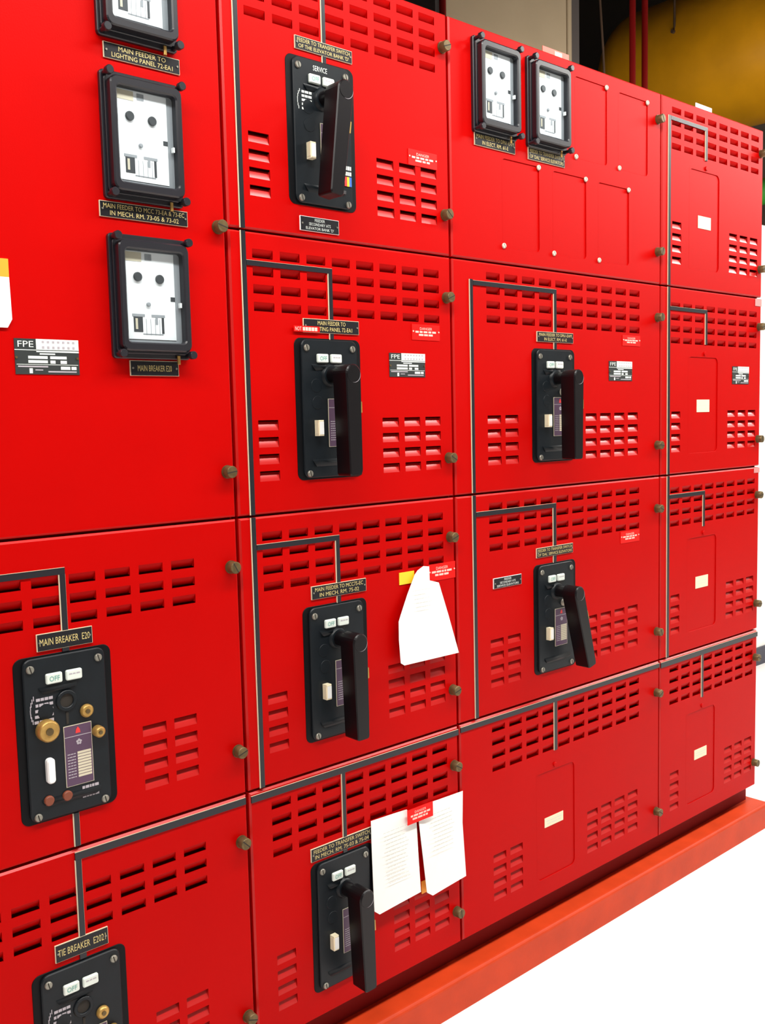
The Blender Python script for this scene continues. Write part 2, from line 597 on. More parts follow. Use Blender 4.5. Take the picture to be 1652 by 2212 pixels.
def warning(door, x0, x1, z0, z1, lettered=True):
    mb = MB()
    mb.box(x0, x1, -0.0010, 0, z0, z1, 0)
    w_, h = x1 - x0, z1 - z0
    cx = (x0 + x1) / 2
    text(mb, 'DANGER', cx, z1 - h * .27, w_ * .44, h * .17, -0.0013, 1)
    words(mb, cx - w_ * .38, cx + w_ * .36, z1 - h * .48, h * .12, -0.0013, 1, 5, int(x0 * 1000))
    words(mb, cx - w_ * .26, cx + w_ * .24, z1 - h * .67, h * .12, -0.0013, 1, 3, int(z0 * 1000))
    for s in (-1, 1):
        mb.cyl(cx + s * w_ * .46, z1 - h * .45, 0.0016, -0.0022, 0, 8, 2)
    return mb.build('warning_label', [LBLRED, PINKW, PALESCREW], door)


def data_plate(door, x0, x1, z0, z1):
    mb = MB()
    w_, h = x1 - x0, z1 - z0
    mb.box(x0, x1, -0.0010, 0, z0, z1, 0)

    def r(u0, u1, v0, v1, mi=1, y=-0.0013):
        mb.box(x0 + u0 * w_, x0 + u1 * w_, y, y + .0004, z1 - v1 * h, z1 - v0 * h, mi)
    r(0.33, 1.0, 0.0, 0.37)
    text(mb, 'FPE', x0 + w_ * 0.17, z1 - h * 0.15, w_ * 0.24, h * 0.17, -0.0013, 1)
    r(0, 1, .305, .325)
    for k in range(7):
        r(0.42 + k * .08, 0.455 + k * .08, 0.05, 0.11, 2, -0.0015)
        r(0.42 + k * .08, 0.455 + k * .08, 0.20, 0.27, 2, -0.0015)
    r(0.38, .62, .40, .44)
    r(0.20, 0.50, 0.48, 0.56)
    r(0.20, 0.50, 0.60, 0.68)
    r(0.54, 0.80, 0.48, 0.56)
    r(0.54, 0.62, 0.60, 0.69)
    r(0.70, 0.80, 0.60, 0.69)
    r(0.02, 0.98, 0.715, 0.73)
    r(0.04, 0.50, 0.76, 0.80, 2)
    r(0.70, 0.85, 0.77, 0.86)
    r(0.87, 0.95, 0.77, 0.86)
    r(0.21, 0.26, 0.83, 0.97)
    r(0.30, 0.42, 0.86, 0.89, 2)
    r(0.50, 0.95, 0.90, 0.94, 2)
    for u in (.02, .97):
        mb.cyl(x0 + u * w_, z1 - .53 * h, 0.0019, -0.0026, 0, 8, 3)
    return mb.build('data_plate', [PLATEGREY, PLATEW, GREYTXT_GLINT, BRASS], door)


def louvres(door, xs, ztops, lower=False):
    h = LH2 if lower else LH
    for zt in ztops:
        for x in xs:
            inst('louvre', M_LO if lower else M_UP, (x, 0, zt - h), door)


def make_door(cab, x0, x1, zt, zb, row, upx=(), upz=(), lx=(), rx=(), cut=None, extra_holes=(), latches=True, latch_dz=(0.084, 0.412)):
    """row = nominal top of the row; offsets below are from it"""
    lows = [row - d for d in (0.3262, 0.3562, 0.3862, 0.4162)]
    ups = [row - d for d in upz]
    holes = [(x, x + LW, z - LH, z) for z in ups for x in upx]
    holes += [(x, x + LW, z - LH2, z) for z in lows for x in list(lx) + list(rx)]
    if cut:
        holes.append(cut)
    holes += list(extra_holes)
    d = door_panel(cab, x0, x1, zb, zt, holes)
    louvres(d, upx, ups)
    louvres(d, list(lx) + list(rx), lows, True)
    if latches:
        for dz in latch_dz:
            o = inst('latch_screw', M_LATCH, (x1 - 0.0145, 0, row - dz), d)
            o.rotation_euler = (0, random.uniform(-1.2, 1.2), 0)
    return d


ROWS = [2.104, 1.6104, 1.1164, 0.6223]
G = 0.0022
ZT = [2.087] + [r_ - G for r_ in ROWS[1:]]
ZB = [r_ + G for r_ in ROWS[1:]] + [0.135]
UPZ = (0.0305, 0.0608, 0.0910, 0.1212)
bA, bB, bC, bD = -0.5405, -0.0005, 0.7715, 1.3

XA0 = -1.40


def cabinet(x0, x1, label):
    t_ = empty('switchgear_cabinet', ((x0 + x1) / 2, 0.36, 0.135), label, 'cabinet')
    mb = MB()
    mb.box(x0 + .001, x1 - .001, 0.055, 0.72, 0.135, 2.085, 0)
    # side returns, head, sill and rails: they reach into the hollow of the door pans
    mb.box(x0 + .0045, x0 + .0075, 0.012, 0.055, 0.139, 2.082, 0)
    mb.box(x1 - .0095, x1 - .0065, 0.012, 0.055, 0.139, 2.082, 0)
    mb.box(x0 + .0075, x1 - .0095, 0.022, 0.055, 2.0780, 2.082, 0)
    mb.box(x0 + .0075, x1 - .0095, 0.022, 0.055, 0.139, 0.143, 0)
    for z in ROWS[1:]:
        mb.box(x0 + .0075, x1 - .0095, 0.022, 0.055, z - .006, z + .006, 0)
    mb.build('cabinet_body', RED, t_)
    return t_


# ---- circuit breakers (drawn out through the door cut-outs): things of their own
BW, BH = 0.155, 0.258


def breaker(x0, zt, label, cz_handle=None, ang=0.0, style='lever', extra=None):
    t_ = empty('circuit_breaker', (x0 + BW / 2, 0.0, zt - BH), label, 'breaker')
    x1, zb = x0 + BW, zt - BH
    yp = -0.0060
    mb = MB()
    mb.rrect(x0, x1, zb, zt, 0.0135, -0.0012, 0.0, 0.0006, 0, 6)
    mb.box(x0 + 0.009, x1 - 0.009, -0.0005, 0.050, zb + 0.009, zt - 0.009, 0)
    mb.build('shroud', SHROUD, t_)
    mb = MB()
    px0, px1, pz0, pz1 = x0 + .0125, x1 - .0120, zb + .0035, zt - .0025
    mb.rrect(px0, px1, pz0, pz1, 0.013, yp, -0.001, 0.0016, 0, 6)
    # moulded ledge under the flag windows, and the long one near the bottom
    for (a, b, c_, d_) in ((x0 + .034, x0 + .096, zt - .0590, zt - .0475), (x0 + .030, x1 - .028, zb + .024, zb + .037)):
        vs = [(a, yp, d_), (b, yp, d_), (b - .003, yp - .0035, (c_ + d_) / 2 - .001), (a + .003, yp - .0035, (c_ + d_) / 2 - .001),
              (a + .010, yp, c_), (b - .010, yp, c_)]
        mb.add(vs, [(0, 3, 2, 1), (3, 4, 5, 2), (0, 4, 3), (1, 2, 5)], 0, True)
    for (kx, kz) in ((.044, .086), (.046, .117)):
        mb.cyl(x0 + kx, zt - kz, .0125, yp - .0007, yp, 24, 0, ch=.0006)
    mb.build('face_plate', BAKE, t_)
    for (sx, sz) in ((.0235, .018), (.1315, .018), (.0235, BH - .0115), (.1315, BH - .0115)):
        inst('screw', M_SCREW, (x0 + sx, yp, zt - sz), t_)
    # indicator flags
    mb = MB()
    mb.rrect(x0 + .046, x0 + .0715, zt - .0445, zt - .0285, .0025, yp - .0045, yp, .0015, 0, 3)
    text(mb, 'OFF', x0 + .0590, zt - .0365, .016, .0078, yp - .0048, 1)
    mb.build('indicator_flag', [WINDOWW, OFFGREEN], t_)
    mb = MB()
    mb.rrect(x0 + .0775, x0 + .103, zt - .0445, zt - .0285, .0025, yp - .0045, yp, .0015, 0, 3)
    words(mb, x0 + .082, x0 + .099, zt - .0345, .002, yp - .0047, 1, 3, 4)
    mb.build('indicator_flag', [WINDOWW, GREYTXT_GLINT], t_)
    # trip button block
    mb = MB()
    if style == 'lever':
        bx, bz, bw, bh = x0 + .0375, zt - .178, .0120, .029
        mb.cbox(bx, bx + bw, yp - .013, yp, bz, bz + bh, .0012, 0)
        mb.box(bx + .0015, bx + bw - .001, yp - .0134, yp - .0128, bz + .003, bz + bh - .003, 1)
        mb.box(bx - .0004, bx + .0004, yp - .0112, yp - .002, bz + .004, bz + bh - .004, 2)
    else:
        bx, bz, bw, bh = x0 + .0385, zt - .197, .0125, .039
        mb.rrect(bx, bx + bw, bz, bz + bh, .005, yp - .009, yp, .002, 1, 4)
    mb.build('trip_button', [BUTTON, WHITE, BUTTON], t_)
    # rating label
    mb = MB()
    lx0, lx1 = x0 + .0695, x0 + .1145
    lz1, lz0 = (zt - .110, zt - .199) if style == 'lever' else (zt - .116, zt - .212)
    mb.box(lx0, lx1, yp - .0012, yp, lz0, lz1, 1)
    mb.box(lx0 + .0009, lx1 - .0009, yp - .0015, yp - .0008, lz0 + .0009, lz1 - .0009, 0)
    H = lz1 - lz0
    mb.box(lx0 + .0009, lx1 - .0009, yp - .0017, yp - .0014, lz1 - H * .19, lz1 - H * .18, 3)
    mb.add([(lx0 + .0225 + a, yp - .0018, lz1 - H * .10 + b) for a, b in ((-.004, -.004), (.004, -.004), (.003, .002), (0, .006), (-.003, .002))], [(0, 1, 2, 3, 4)], 2)
    for k in range(5):
        a = 2 * math.pi * k / 5 + .3
        mb.cyl(lx0 + .0235 + .0028 * math.cos(a), lz1 - H * .29 + .0028 * math.sin(a), .002, yp - .0018, yp - .001, 8, 3)
    for k in range(9):
        zz = lz1 - H * (.45 + .048 * k)
        mb.box(lx0 + .020, lx1 - .003, yp - .0018, yp - .0014, zz - .0036, zz, 4)
        words(mb, lx0 + .004, lx0 + .017, zz - .002, .0014, yp - .0018, 3, 3, k)
    mb.build('rating_label', [PURPLE, BEIGEL, LEAFRED, GREYTXT_GLINT, BEIGEL], t_)
    hx, hz = x0 + .077, zt - .0675
    if style == 'lever':
        mb = MB()
        mb.cyl(hx, hz, .0185, yp - .0055, yp, 24, 0, r1=.021, ch=.001)
        mb.build('hub', BAKE, t_)
        mb = MB()
        mb.T = Matrix.Translation((hx, 0, hz)) @ Matrix.Rotation(math.radians(-ang), 4, 'Y')
        mb.cyl(0, 0, .0135, -.045, yp - .004, 22, 0)
        # arm: rounded head, slight taper
        yf, yb, ch = -.074, -.036, .0022
        out = []
        for k in range(15):
            a = math.radians(-8 + 196 * k / 14)
            out.append((.0178 * math.cos(a), .0178 * math.sin(a)))
        L = -.184
        for cx_, cz_, a0 in ((-.0095, L + .005, 180), (.0095, L + .005, 270)):
            for k in range(5):
                a = math.radians(a0 + 90 * k / 4)
                out.append((cx_ + .005 * math.cos(a), cz_ + .005 * math.sin(a)))
        kk = len(out)
        inn = [(p[0] * .88, (p[1] + .09) * .985 - .09) for p in out]
        vs = [(p[0], yf, p[1]) for p in inn] + [(p[0], yf + ch, p[1]) for p in out] + [(p[0], yb, p[1]) for p in out]
        fs = [tuple(range(kk)), tuple(reversed(range(2 * kk, 3 * kk)))]
        for q in (0, kk):
            fs += [(q + kk + a, q + kk + (a + 1) % kk, q + (a + 1) % kk, q + a) for a in range(kk)]
        mb.add(vs, fs, 0)
        mb.cyl(0, 0, .0150, yf - .0006, yf, 26, 0, ch=.0004)
        vs, fs = [], []
        for k in range(13):
            a = math.radians(-100 + 110 * k / 12)
            wd = .0007 * math.sin(math.pi * k / 12) + .0001
            for rr_ in (.0152, .0152 + wd):
                vs.append((rr_ * math.cos(a), yf - .0003, rr_ * math.sin(a)))
        fs = [(2 * k, 2 * k + 1, 2 * k + 3, 2 * k + 2) for k in range(12)]
        mb.add(vs, fs, 1)  # pale arc paints the lit lower right rim of the head disc
        h_ = mb.build('handle', [HANDLE, GREYTXT_GLINT], t_)
        mb = MB()
        mb.T = Matrix.Translation((hx, 0, hz)) @ Matrix.Rotation(math.radians(-ang), 4, 'Y')
        mb.box(.0165, .0198, -.071, -.052, -.070, -.050, 0)
        mb.build('lock_tab', BRASSLIT, h_)
    else:
        mb = MB()
        mb.ring((hx - .0165, hz - .0245), (hx + .0165, hz + .0085), .0164, (hx - .0105, hz - .0185), (hx + .0105, hz + .0025), .0104, yp - .003, yp, yp - .0002, .001, 0)
        mb.cyl(hx, hz - .008, .0104, yp - .0004, yp, 20, 1)
        mb.box(hx - .002, hx + .002, yp - .0008, yp, hz - .045, hz - .026, 1)
        mb.build('handle_socket', [BAKE, SLOT], t_)
        for (kx, kz, kr, kl) in ((.043, .114, .0168, .014), (.108, .098, .0105, .006), (.124, .134, .0090, .013)):
            mb = MB()
            mb.cyl(x0 + kx, zt - kz, kr, yp - kl, yp, 22, 0, ch=.0025)
            mb.cyl(x0 + kx, zt - kz, kr * .35, yp - kl - .0015, yp - kl, 12, 1)
            mb.build('brass_knob', [BRASSLIT, BRASS], t_)
        for kx in (.041, .070):
            MB().cyl(x0 + kx, zt - .2245, .0080, yp - .004, yp, 18, 0, ch=.0015).build('plug', RUST, t_)
        mb = MB()
        for k in range(5):
            words(mb, x0 + .030 - .001 * k, x0 + .056, zt - .066 - .0085 * k, .0045, yp - .0004, 0, 4, 20 + k)
        for k in range(8):
            a = math.radians(130 + 100 * k / 8)
            mb.box(x0 + .036 + .016 * math.cos(a), x0 + .0372 + .016 * math.cos(a), yp - .0004, yp, zt - .086 + .026 * math.sin(a), zt - .079 + .026 * math.sin(a), 0)
        for k in range(3):
            words(mb, x0 + .095, x0 + .122, zt - .219 - .007 * k, .0045, yp - .0004, 0, 5, 40 + k)
        tag(mb.build('printed_lettering', GREYTXT_GLINT, t_), kind='stuff')
    if extra == 'service':
        mb = MB()
        text(mb, 'SERVICE', x0 + .073, zt - .0165, .032, .009, yp - .0004, 0)
        for k in range(5):
            words(mb, x0 + .030, x0 + .052, zt - .062 - .0072 * k, .004, yp - .0004, 0, 3, 60 + k)
        for k in range(7):
            a = math.radians(130 + 100 * k / 7)
            mb.box(x0 + .034 + .014 * math.cos(a), x0 + .0350 + .014 * math.cos(a), yp - .0004, yp, zt - .080 + .022 * math.sin(a), zt - .075 + .022 * math.sin(a), 0)
        words(mb, x0 + .124, x0 + .140, zt - .180, .007, yp - .0004, 0, 3, 2)
        words(mb, x0 + .124, x0 + .140, zt - .190, .007, yp - .0004, 0, 4, 3)
        tag(mb.build('printed_lettering', PLATEW, t_), kind='stuff')
    if extra in ('service', 'colour'):
        mb = MB()
        sx, sz = (x0 + .123, zt - .213) if extra == 'service' else (x0 + .139, zt - .194)
        for k, mi in enumerate((0, 1, 2)):
            mb.box(sx + k * .0055, sx + (k + 1) * .0055, yp - .0015, yp, sz, sz + .017, mi)
        mb.build('phase_sticker', [LEAFRED, YELLOW, BLUE], t_)
    if extra in ('lamp', 'colour'):
        mb = MB()
        mb.cyl(x0 + .1010, zt - .098, .0078, yp - .011, yp, 18, 0, r1=.0085, ch=.003)
        mb.build('steel_plunger', STEELB, t_)
    return t_


# ---- panel meters
def meter(cx, cz, label, group, z_top_open=False):
    t_ = empty('panel_meter', (cx, 0, cz - .096), label, 'meter', group)
    mb = MB()
    mb.rrect(cx - .068, cx + .068, cz - .096, cz + .096, .006, -.0075, 0.0, .0015, 0, 4)
    mb.rrect(cx - .0640, cx + .0640, cz - .0885, cz + .0885, .008, -.0120, -.0075, .001, 0, 4)
    mb.build('base_flange', METERBLK, t_)
    mb = MB()
    mb.ring((cx - .0610, cz - .0850), (cx + .0610, cz + .0850), .012, (cx - .0500, cz - .0715), (cx + .0500, cz + .0715), .006, -.0270, -.0120, -.0125, .0022, 0, 6)
    mb.build('bezel', METERBLK, t_)
    # dial
    mb = MB()
    mb.box(cx - .0500, cx + .0500, -.0132, -.0122, cz - .0715, cz + .0715, 1)
    u = lambda a: cx - .0490 + .098 * a
    v = lambda b: cz + .0700 - .140 * b
    mb.box(u(0), u(.90), -.0142, -.0130, v(.97), v(.0), 0)

    def blk(u0, u1, v0, v1, mi, y=-.0147):
        mb.box(u(u0), u(u1), y, -.0140, v(v1), v(v0), mi)
    blk(.02, .32, .01, .11, 3)
    blk(.38, .50, .02, .09, 1)
    blk(.82, .90, .48, .53, 2)
    blk(.12, .34, .69, .72, 1)
    blk(.14, .30, .72, .89, 2)
    blk(.17, .21, .74, .86, 3, -.0150)
    blk(.46, .70, .69, .72, 1)
    blk(.53, .57, .72, .80, 1)
    blk(.64, .68, .72, .90, 2)
    for k in range(4):
        blk(.36 + .08 * k, .365 + .08 * k, .74, .92, 1)
    blk(.30, .66, .905, .915, 1)
    mb.build('dial_plate', [DIAL, DIALGREY, DIALDK, BEIGEL], t_)
    for (a, b, r_) in ((.24, .28, .0072), (.63, .29, .0072), (.41, .58, .0034)):
        mb = MB()
        mb.cyl(u(a), v(b), r_, -.0180, -.0142, 18, 0, ch=.001)
        mb.build('adjusting_screw', DIALGREY if r_ < .005 else DIALDK, t_)
    MB().box(cx - .0505, cx + .0505, -.0236, -.0226, cz - .072, cz + .072).build('glass_cover', GLASS, t_)
    MB().box(u(.955), u(.985), -.0215, -.0150, v(.60), v(.545), 0).build('reset_lever', WHITE, t_)
    for sx in (-1, 1):
        for sz in (-1, 1):
            mb = MB()
            mb.cyl(cx + sx * .0615, cz + sz * .0895, .0038, -.022, -.007, 12, 0)
            mb.cyl(cx + sx * .0615, cz + sz * .0895, .0066, -.030, -.021, 16, 0, ch=.001)
            mb.build('thumb_screw', METERBLK, t_)
    mb = MB()
    mb.cbox(cx + .041, cx + .0460, -.0125, -.0100, cz - .1040, cz - .0900, .0005, 0)
    mb.build('seal_tab', BRASSLIT, t_)
    return t_


def blank_plate(door, x0, x1, z0, z1, r, screws, tagbox=None, label=None):
    """cover plate sitting 2 mm back in a round-cornered opening of the door"""
    mb = MB()
    e = .0015
    mb.ring((x0 - .002, z0 - .002), (x1 + .002, z1 + .002), .0002, (x0, z0), (x1, z1), r, -.0001, .0004, .0024, .0004, 0)
    mb.rrect(x0 - e, x1 + e, z0 - e, z1 + e, r, .0018, .0040, .0003, 0, 5)
    p = mb.build('blanking_plate', RED, door)
    for (sx, sz) in screws:
        inst('plate_screw', M_PSCREW if x0 < .8 and z0 > 1 else M_RSCREW, (sx, 0, sz), door)
    if tagbox:
        a, b, c_, d_ = tagbox
        mb = MB()
        mb.box(a, b, .0008, .0018, c_, d_, 0)
        words(mb, a + .006, b - .006, (c_ + d_) / 2 + .003, .0016, .0006, 1, 4, 9)
        words(mb, a + .010, b - .010, (c_ + d_) / 2 - .004, .0016, .0006, 1, 3, 8)
        o = mb.build('paper_label', [TAGCREAM, INK], door)
    return p


# =================================================================== section A (widest, left)
A = cabinet(XA0, bA, 'widest red switchgear section at far left with three stacked meters')
ax = bA - .0045
a1 = make_door(A, XA0 + .003, ax, ZT[0], ZB[1], ROWS[1], latches=True, latch_dz=(0.0025, 0.413))
A_UP = [-0.6745 - .0587 * k for k in range(12)]
A_RX = [-0.7395, -0.6815]
BAX = -0.9445
cutA = lambda zt: (BAX + .007, BAX + BW - .007, zt - BH + .007, zt - .007)
a2 = make_door(A, XA0 + .003, ax, ZT[2], ZB[2], ROWS[2], A_UP, UPZ[1:], (), A_RX, cutA(ROWS[2] - .1785))
a3 = make_door(A, XA0 + .003, ax, ZT[3], ZB[3], ROWS[3], A_UP, UPZ[1:], (), A_RX, cutA(ROWS[3] - .1805))
nameplate(a1, -0.752, -0.621, 1.8405, 1.8640, [('MAIN FEEDER TO', .62), ('LIGHTING PANEL 72-EA1', .80)])
nameplate(a1, -0.771, -0.618, 1.6015, 1.6255, [('MAIN FEEDER TO MCC 73-EA & 73-EC', .92), ('IN MECH. RM. 73-05 & 73-02', .78)])
nameplate(a1, -0.7325, -0.646, 1.3590, 1.3830, [('MAIN BREAKER E20', .70)])
data_plate(a1, -0.9140, -0.8160, 1.3590, 1.4110)
nameplate(a2, -0.907, -0.8185, 0.9440, 0.9705, [('MAIN BREAKER  E20', .90)])
nameplate(a3, -0.906, -0.8185, 0.4510, 0.4790, [('TIE BREAKER  E2021', .90)])
strips(a2, [(-1.30, -0.857, 1.0570, 1.0675), (-0.8675, -0.8565, 0.9705, 1.0570), (-0.8675, -0.8565, 0.9380, 0.9440), (-0.8655, -0.8550, ZB[2] + .002, 0.6800)])
strips(a3, [(-0.8655, -0.548, 0.6040, 0.6165), (-0.8665, -0.8555, 0.4790, 0.6040), (-0.8665, -0.8555, 0.4418, 0.4510)])
breaker(BAX, ROWS[2] - .1785, 'black breaker plate with brass knobs and no handle, middle of left cabinet', style='knobs')
breaker(BAX, ROWS[3] - .1805, 'black breaker plate with brass knobs cut by the bottom picture edge', style='knobs')
meter(-0.6945, 1.9665, 'topmost black meter of the left cabinet, cut by the upper picture edge', 'meters on the left cabinet')
meter(-0.6945, 1.7250, 'middle black meter of the three stacked on the left cabinet', 'meters on the left cabinet')
meter(-0.6935, 1.4815, 'lowest black meter of the three stacked on the left cabinet', 'meters on the left cabinet')

# hanging tag at the left picture edge
mb = MB()
mb.box(-0.985, -0.9165, -.0035, -.0005, 1.4975, 1.5235, 1)
mb.add([(-0.985, -.0035, 1.4250), (-0.9225, -.0035, 1.4255), (-0.9155, -.0035, 1.4375), (-0.9165, -.0035, 1.4975), (-0.985, -.0035, 1.4975),
        (-0.985, -.0005, 1.4250), (-0.9225, -.0005, 1.4255), (-0.9155, -.0005, 1.4375), (-0.9165, -.0005, 1.4975), (-0.985, -.0005, 1.4975)],
       [(0, 1, 2, 3, 4), (9, 8, 7, 6, 5), (0, 5, 6, 1), (1, 6, 7, 2), (2, 7, 8, 3), (3, 8, 9, 4), (4, 9, 5, 0)], 0)
tag(mb.build('hang_tag', [WHITE, ORANGE]), 'white hang tag with orange band at the left picture edge', 'tag')

# =================================================================== section B
B = cabinet(bA, bB, 'red switchgear section with four lever breakers, second from left')
bx0, bx1 = bA + .002, bB - .004
B_UP = [-0.4920 + .0586 * k for k in range(8)]
B_LX = [-0.4915]
B_RX = [-0.2000, -0.1415, -0.0835]
BBX = -0.4090
cut = lambda x, zt: (x + .007, x + BW - .007, zt - BH + .007, zt - .007)
bd = []
for i in range(4):
    bd.append(make_door(B, bx0, bx1, ZT[i], ZB[i], ROWS[i], B_UP, UPZ, B_LX, B_RX, cut(BBX, ROWS[i] - .1790)))
strips(bd[0], [(-0.5165, -0.5055, ZB[0], ZT[0]), (-0.3275, -0.3175, 1.9585, ZT[0] - .002), (-0.3275, -0.3175, 1.9230, 1.9360)])
strips(bd[1], [(-0.5165, -0.5055, ZB[1], ZT[1]), (-0.5050, -0.3175, 1.5505, 1.5600), (-0.3280, -0.3175, 1.4665, 1.5505), (-0.3280, -0.3175, 1.4300, 1.4415)])
strips(bd[2], [(-0.5165, -0.5055, ZB[2], ZT[2]), (-0.5050, -0.3175, 1.0555, 1.0655), (-0.3280, -0.3175, 0.9750, 1.0555), (-0.3280, -0.3175, 0.9360, 0.9500)])
strips(bd[3], [(-0.5360, bx1 - .0002, 0.6020, 0.6145), (-0.3295, -0.3195, 0.4745, 0.6020), (-0.3295, -0.3195, 0.4430, 0.4490)])
nameplate(bd[0], -0.388, -0.2570, 1.9360, 1.9585, [('FEEDER TO TRANSFER SWITCH', .92), ("OF THE ELEVATOR BANK 'D'", .88)])
nameplate(bd[0], -0.388, -0.2990, 1.6225, 1.6480, [('FEEDER', .26), ('SECONDARY ATS', .56), ("ELEVATOR BANK 'D'", .72)], True)
nameplate(bd[1], -0.388, -0.2570, 1.4415, 1.4665, [('MAIN FEEDER TO', .50), ('LIGHTING PANEL 72-EA1', .74)])
nameplate(bd[2], -0.388, -0.2550, 0.9500, 0.9750, [('MAIN FEEDER TO MCC75-EC', .88), ('IN MECH. RM. 75-02', .72)])
nameplate(bd[3], -0.4080, -0.2560, 0.4490, 0.4745, [('FEEDER TO TRANSFER SWITCH', .92), ('IN MECH. RM. 75-03 & 75-04', .88)])
warning(bd[0], -0.1175, -0.0385, 1.7780, 1.8085)
warning(bd[1], -0.1170, -0.0395, 1.4380, 1.4690)
warning(bd[2], -0.0840, -0.0055, 0.9450, 0.9800)
data_plate(bd[1], -0.1795, -0.0825, 1.3640, 1.4105)
mb = MB()
mb.box(-0.4105, -0.3523, -.0042, -.0030, 1.4420, 1.4525, 0)
text(mb, 'NOT', -.4010, 1.4472, .014, .007, -.0045, 1)
words(mb, -.391, -.358, 1.4472, .0065, -.0045, 1, 5, 5)
o = mb.build('tape_label', [LBLRED, PINKW], bd[1])
MB().box(-0.1660, -0.1250, -.0014, 0, 0.9490, 0.9735).build('yellow_label', YELLOW, bd[2])
breaker(BBX, ROWS[0] - .1790, 'lever breaker in the top door, with a three colour sticker, handle tilted left', ang=-8.1, extra='service')
breaker(BBX, ROWS[1] - .1790, 'lever breaker with vertical handle below the half covered nameplate', ang=0.5)
breaker(BBX, ROWS[2] - .1790, 'lever breaker left of the single curled white sheet', ang=0.8)
breaker(BBX, ROWS[3] - .1790, 'lever breaker in the bottom row, left of the two white sheets', ang=1.5)


# paper sheets
def sheet(name, pts, label, lines, group):
    mb = MB()
    k = len(pts)
    fr = [Vector(p) for p in pts]
    c0 = sum(fr, Vector()) / k
    off = Vector((0, .0007, 0))
    vs = [tuple(p) for p in fr] + [tuple(p + off) for p in fr] + [tuple(c0), tuple(c0 + off)]
    fs = [(2 * k, (a + 1) % k, a) for a in range(k)] + [(2 * k + 1, k + a, k + (a + 1) % k) for a in range(k)]
    fs += [(a, (a + 1) % k, k + (a + 1) % k, k + a) for a in range(k)]
    mb.add(vs, fs, 0, False)
    t_ = mb.build(name, [PAPER])
    tag(t_, label, 'paper', group)
    mb = MB()
    (ax_, az_, bx_, bz_, nl, y_) = lines
    for q in range(nl):
        z = az_ + (bz_ - az_) * q / max(1, nl - 1)
        words(mb, ax_ + random.uniform(0, .01), bx_ - random.uniform(0, .02), z, .0011, y_(z), 0, 6, q + 100)
    tag(mb.build('printed_lines', INK, t_), kind='stuff')
    return t_


sheet('paper_sheet', [(-0.1184, -0.0050, 0.9735), (-0.1021, -0.0050, 0.9804), (-0.0858, -0.0050, 0.9779), (-0.0860, -0.0060, 0.949), (-0.0617, -0.0080, 0.9416), (-0.0401, -0.0140, 0.8684), (-0.0181, -0.0200, 0.7878), (-0.1002, -0.0220, 0.7893), (-0.1761, -0.0220, 0.7901), (-0.1857, -0.0220, 0.7963), (-0.1857, -0.0180, 0.8421), (-0.1835, -0.0160, 0.879), (-0.1755, -0.0140, 0.892), (-0.1531, -0.0100, 0.9289), (-0.1276, -0.0060, 0.9659)],
      'single white curled sheet hanging under a red label, wider at the bottom', (-.145, .935, -.09, .90, 5, lambda z: -.0135 - (.9735 - z) * .05), 'papers hung on the doors')
sheet('paper_sheet', [(-0.26, -0.005, 0.4873), (-0.1995, -0.005, 0.485), (-0.1632, -0.005, 0.483), (-0.1493, -0.005, 0.4665), (-0.1371, -0.006, 0.4475), (-0.1377, -0.01, 0.3831), (-0.1372, -0.015, 0.3012), (-0.1951, -0.016, 0.2987), (-0.2526, -0.016, 0.2951), (-0.2658, -0.016, 0.306), (-0.2643, -0.012, 0.3645), (-0.2623, -0.008, 0.4379)],
      'white printed sheet, left one of the two hung in the bottom row', (-.235, .455, -.165, .35, 14, lambda z: -.0115 - (.455 - z) * .045), 'papers hung on the doors')
sheet('paper_sheet', [(-0.0921, -0.0045, 0.4784), (-0.0445, -0.005, 0.4773), (0.0015, -0.006, 0.477), (-0.0051, -0.01, 0.409), (-0.0068, -0.02, 0.2932), (-0.0643, -0.02, 0.2886), (-0.1078, -0.02, 0.2846), (-0.1226, -0.018, 0.2955), (-0.1274, -0.014, 0.3653), (-0.1335, -0.0095, 0.4476), (-0.1308, -0.006, 0.461)],
      'white printed sheet, right one of the two, overlapping the cabinet joint', (-.105, .455, -.03, .38, 10, lambda z: -.0125 - (.455 - z) * .09), 'papers hung on the doors')
mb = MB()
mb.box(-0.1690, -0.0965, -.0135, -.0125, 0.4530, 0.4845, 0)
text(mb, 'DANGER', -.1325, .4760, .032, .005, -.0137, 1)
words(mb, -.160, -.105, .4690, .004, -.0137, 1, 5, 1)
words(mb, -.155, -.112, .4625, .004, -.0137, 1, 4, 2)
tag(mb.build('warning_sticker', [LBLRED, PINKW]), 'bright red danger sticker holding the two white sheets', 'sticker')
MB().box(-0.1220, -0.1060, -.0014, 0, 0.2860, 0.3130).build('orange_label', ORANGE, bd[3])

# =================================================================== section C
C_ = cabinet(bB, bC, 'third red section from left, with two meters over blank plates')
cx0, cx1 = bB + .0025, bC - .004
C_UP = [0.1040 + .0585 * k for k in range(10)]
C_LX = [0.1035, 0.1610]
C_RX = [0.4500, 0.5080, 0.5660, 0.6240]
CBX = 0.2510
C1P = ((.160, .283, 1.647, 1.833), (.3315, .4545, 1.647, 1.832), (.5025, .6275, 1.647, 1.831),
       (.4145, .5370, 1.874, 2.056), (.5850, .7080, 1.874, 2.054))
hole = lambda q: (q[0] - .0012, q[1] + .0012, q[2] - .0012, q[3] + .0012)
c1 = make_door(C_, cx0, cx1, ZT[0], ZB[0], ROWS[0], extra_holes=[hole(q) for q in C1P])
c2 = make_door(C_, cx0, cx1, ZT[1], ZB[1], ROWS[1], C_UP, [u_ - .009 for u_ in UPZ], C_LX, C_RX, cut(CBX, ROWS[1] - .1775))
